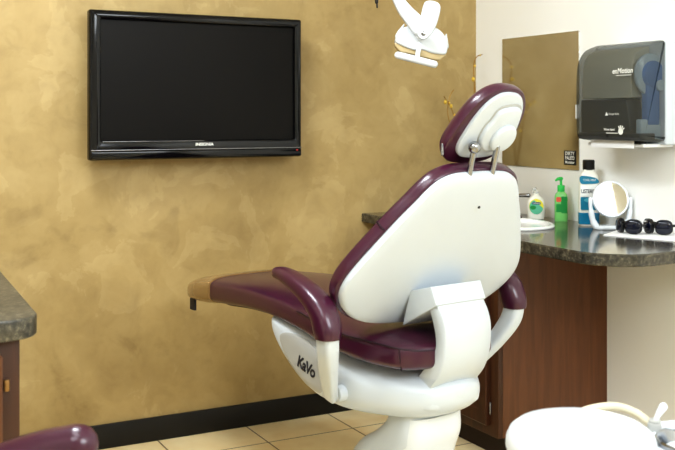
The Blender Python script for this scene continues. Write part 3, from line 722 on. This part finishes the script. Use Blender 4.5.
# ------------------------------------------------------------------ gold twigs in a vase in the corner
vx, vy = 2.37, 3.40
tw = thing('twig_arrangement', 'vase of thin gold twigs with buds in the wall corner', 'twig arrangement', (vx, vy, CT))
obj('vase', lathe([(.03, 0), (.04, .005), (.05, .05), (.042, .09), (.024, .12), (.023, .135), (.027, .14), (.023, .139), (.02, .13), (.02, .12)], 32, (vx, vy, CT+.0005)), M['vase'], tw)
def twig(pts, buds, r=.0017):
    t_ = obj('twig', tube(cat(pts, 6), r, 8), M['gold'], tw)
    for b, br_ in buds:
        obj('bud', lathe([(.68*br_*math.cos(math.radians(t)), br_*.9*math.sin(math.radians(t))) for t in range(-90, 91, 30)], 10, b), M['bud'], t_)
B0 = (vx, vy, CT+.12)
twig([B0, (2.40, 3.40, 1.10), (2.432, 3.40, 1.21), (2.440, 3.40, 1.30), (2.437, 3.40, 1.39), (2.46, 3.41, 1.43), (2.495, 3.42, 1.441)], [((2.432, 3.396, 1.335), .011), ((2.443, 3.398, 1.245), .008), ((2.44, 3.395, 1.39), .007), ((2.478, 3.41, 1.437), .005)], .0022)
twig([B0, (2.35, 3.40, 1.13), (2.33, 3.40, 1.20), (2.308, 3.40, 1.235), (2.285, 3.395, 1.262)], [((2.290, 3.392, 1.238), .011), ((2.318, 3.392, 1.222), .010), ((2.337, 3.395, 1.185), .007)])
twig([B0, (2.41, 3.42, 1.12), (2.45, 3.43, 1.20), (2.475, 3.44, 1.26), (2.47, 3.44, 1.31)], [((2.47, 3.43, 1.262), .007)])
twig([B0, (2.38, 3.36, 1.07), (2.402, 3.34, 1.12), (2.43, 3.33, 1.135)], [((2.412, 3.33, 1.105), .008)])
twig([B0, (2.34, 3.41, 1.10), (2.32, 3.42, 1.19), (2.33, 3.42, 1.26), (2.35, 3.42, 1.29)], [((2.325, 3.415, 1.235), .006)])

# ------------------------------------------------------------------ left counter and cabinet
lct = [(.430, 3.0), (-.30, 3.0), (-.30, 1.955)] + arc(.390-.07, 2.03, .07, 270, 360, 10)
tag(obj('countertop', prism(lct, CT-.04, CT, None, .004), M['granite2']), 'grey speckled counter with rounded corner in front of the gold wall', 'countertop')
lcab = thing('side_cabinet', 'dark brown cabinet below the grey speckled counter', 'cabinet', (.0, 2.45, 0))
obj('carcass', box(-.29, 1.995, .09, .352, 2.98, CT-.0405, .002), M['wood_dark'], lcab)
obj('toe_kick', box(-.27, 2.02, 0, .33, 2.96, .09), M['kick'], lcab)
ML2 = frame((0, 1.995, 0), (1, 0, 0), (0, 0, 1))
def panel(u0, u1, v0, v1):
    rr = lambda d_, h: [(u, v, h) for u, v in rrect(u1-u0-2*d_, v1-v0-2*d_, .003, 3, ((u0+u1)/2, (v0+v1)/2))]
    return xf(loft([rr(0, 0), rr(0, .014), rr(.004, .018), rr(.05, .018), rr(.058, .010), rr(.09, .016)]), ML2)
ld = obj('door', panel(-.02, .318, .12, CT-.07), M['wood'], lcab, sharp=20)
obj('hinge', cyl((.326, 1.988, .648), (.326, 1.988, .670), .006), mat('brass_hinge', (150, 116, 72), .35, metal=.7), ld)
obj('door', panel(-.28, -.04, .12, CT-.07), M['wood'], lcab, sharp=20)

# ------------------------------------------------------------------ operator stool with padded arm (near, bottom left)
st = thing('operator_stool', 'plum padded arm of an operator stool beside the left cabinet', 'stool', (.12, 1.33, 0))
obj('seat', lathe([(.0, .455), (.15, .455), (.175, .462), (.185, .485), (.178, .51), (.15, .523), (.0, .526)], 48, (.10, 1.33, 0)), M['vinyl'], st)
obj('gas_post', join(cyl((.10, 1.33, .06), (.10, 1.33, .46), .022)), M['chrome'], st)
bs = []
for k in range(5):
    a = 2*PI*k/5+.3; e = Vector((.10+.25*math.cos(a), 1.33+.25*math.sin(a), .07))
    obj('base_leg', tube([Vector((.10, 1.33, .10)), e], [.02, .013], 12), M['chrome'], st)
    obj('caster', cyl(e+Vector((-.012, 0, -.045)), e+Vector((.012, 0, -.045)), .025), M['dark'], st)
apath = cat([(-.08, 1.60, .53), (.06, 1.63, .575), (.17, 1.605, .615), (.247, 1.567, .648), (.301, 1.540, .668), (.340, 1.520, .677), (.352, 1.513, .679)], 6)
obj('arm_pad', tube(apath, .0315, 24), M['vinyl'], st)
obj('arm_support', tube(cat([(.10, 1.38, .44), (.12, 1.52, .44), (.15, 1.585, .50), (.16, 1.60, .60)], 5), .012, 12), M['chrome'], st)

# ------------------------------------------------------------------ cuspidor unit (near, bottom right)
cu = thing('cuspidor', 'white rounded cuspidor unit with chrome bowl and cream hose in front', 'cuspidor', (1.17, 1.30, 0))
Rv, Dv = Vector((cs, -sn, 0)), Vector((sn, cs, 0))
C0 = Vector((1.163, 1.309, -.012))
def cp(a, b, z): return C0+Rv*a+Dv*b+Vector((0, 0, z))
disc = cat([(-.127, -.01), (-.118, .04), (-.085, .085), (-.03, .108), (.03, .105), (.085, .085), (.14, .07), (.22, .09), (.27, .05), (.275, -.05), (.22, -.11), (.12, -.12), (.03, -.125), (-.05, -.112), (-.105, -.07)], 6, True)
MCu = frame(C0, Rv, Dv)
def dome(ol_, zs):
    o_ = ccw(ol_); cx_, cy_ = .06, -.01
    return xf(loft([[(cx_+(u-cx_)*s, cy_+(v-cy_)*s, z) for u, v in o_] for s, z in zs]), MCu)
obj('housing', dome(disc, [(.72, .36), (.80, .43), (.90, .50), (.97, .55), (.995, .575), (1.0, .588), (.992, .600), (.965, .610), (.91, .617), (.80, .621), (.6, .623), (.3, .624), (.02, .624)]), M['white2'], cu)
obj('round_lid', xf(lathe([(.110, .56), (.122, .60), (.128, .622), (.127, .636), (.121, .649), (.108, .659), (.088, .665), (.06, .669), (.03, .671), (.0, .671)], 56), MCu), M['white2'], cu)
obj('stand', xf(lathe([(.16, .012), (.16, .03), (.09, .04), (.07, .1), (.07, .30), (.12, .42), (.12, .44)], 40, (.06, -.01, 0)), MCu), M['white'], cu)
bc = cp(.205, -.03, -.040)
obj('bowl', lathe([(.05, .635), (.078, .655), (.084, .672), (.084, .682), (.080, .685), (.074, .680), (.068, .660), (.05, .645), (.02, .638), (.004, .637)], 48, tuple(bc)), M['chrome'], cu)
obj('bowl_collar', lathe([(.084, .65), (.096, .66), (.098, .672), (.092, .679), (.084, .676), (.08, .66)], 48, tuple(bc)), M['white2'], cu)
obj('hose', tube(cat([cp(.0, .108, .60), cp(.012, .112, .632), cp(.035, .110, .652), (cp(.083, .10, .663)), cp(.118, .085, .656), cp(.138, .062, .643), cp(.142, .05, .636)], 7), .0075, 14), M['hose'], cu)
vv = cp(.140, .042, -.033)
va = obj('valve', join(cyl(vv+Vector((0, 0, .645)), vv+Vector((0, 0, .684)), .0125), cyl(vv+Vector((0, 0, .683)), vv+Vector((0, 0, .690)), .0105)), M['grey'], cu)
obj('valve_lever', tube([vv+Vector((0, 0, .685)), vv+Rv*.006+Vector((0, 0, .698)), vv+Rv*.015+Vector((0, 0, .712))], [.004, .005, .0075], 12), M['white2'], va)
obj('cup_filler', tube(cat([vv+Rv*.008+Vector((0, 0, .677)), vv+Rv*.04+Vector((0, 0, .680)), vv+Rv*.09+Vector((0, 0, .676)), vv+Rv*.11+Dv*-.05+Vector((0, 0, .676))], 5), .0085, 14), M['white2'], cu)

# ------------------------------------------------------------------ light
def area(name, loc, target, sx, sy, power, col):
    L = bpy.data.lights.new(name, 'AREA'); L.shape = 'RECTANGLE'; L.size = sx; L.size_y = sy; L.energy = power; L.color = col
    o = bpy.data.objects.new(name, L); COL.objects.link(o); o.location = loc
    o.rotation_euler = (Vector(target)-Vector(loc)).to_track_quat('-Z', 'Y').to_euler(); return o
cool = (.86, .935, 1)
area('ceiling_and_fill_light', (.45, 2.3, 2.58), (.8, 2.3, 0), .7, .6, 48, cool)
area('ceiling_and_fill_light', (-.6, .3, 2.58), (-.6, .3, 0), 1.2, .9, 20, cool)
area('flash_bounce', (1.4, -.7, 2.3), (1.5, 3.0, .6), 1.4, 1.0, 58, cool)
area('ceiling_and_fill_light', (.2, 1.3, 2.58), (2.5, 2.1, 1.1), 1.0, .8, 22, cool)  # added fill just under the ceiling, aimed to brighten the white right wall
w = bpy.data.worlds.new('world'); sc.world = w; w.use_nodes = True
w.node_tree.nodes['Background'].inputs['Color'].default_value = (.9, .95, 1, 1); w.node_tree.nodes['Background'].inputs['Strength'].default_value = .3

# ------------------------------------------------------------------ camera: level, shifted lens (verticals stay vertical)
cd = bpy.data.cameras.new('camera'); cam = bpy.data.objects.new('camera', cd); COL.objects.link(cam)
cam.location = (0, 0, 1.177); cam.rotation_euler = (PI/2, 0, -math.radians(27.8))
cd.sensor_width = 36; cd.lens = 990/675*36; cd.shift_y = -(225-117)/675; cd.clip_start = .05
cd.dof.use_dof = True; cd.dof.focus_distance = 3.0; cd.dof.aperture_fstop = 7
sc.camera = cam
sc.view_settings.view_transform = 'Standard'
sc.view_settings.look = 'Medium High Contrast'
sc.view_settings.exposure = -.02
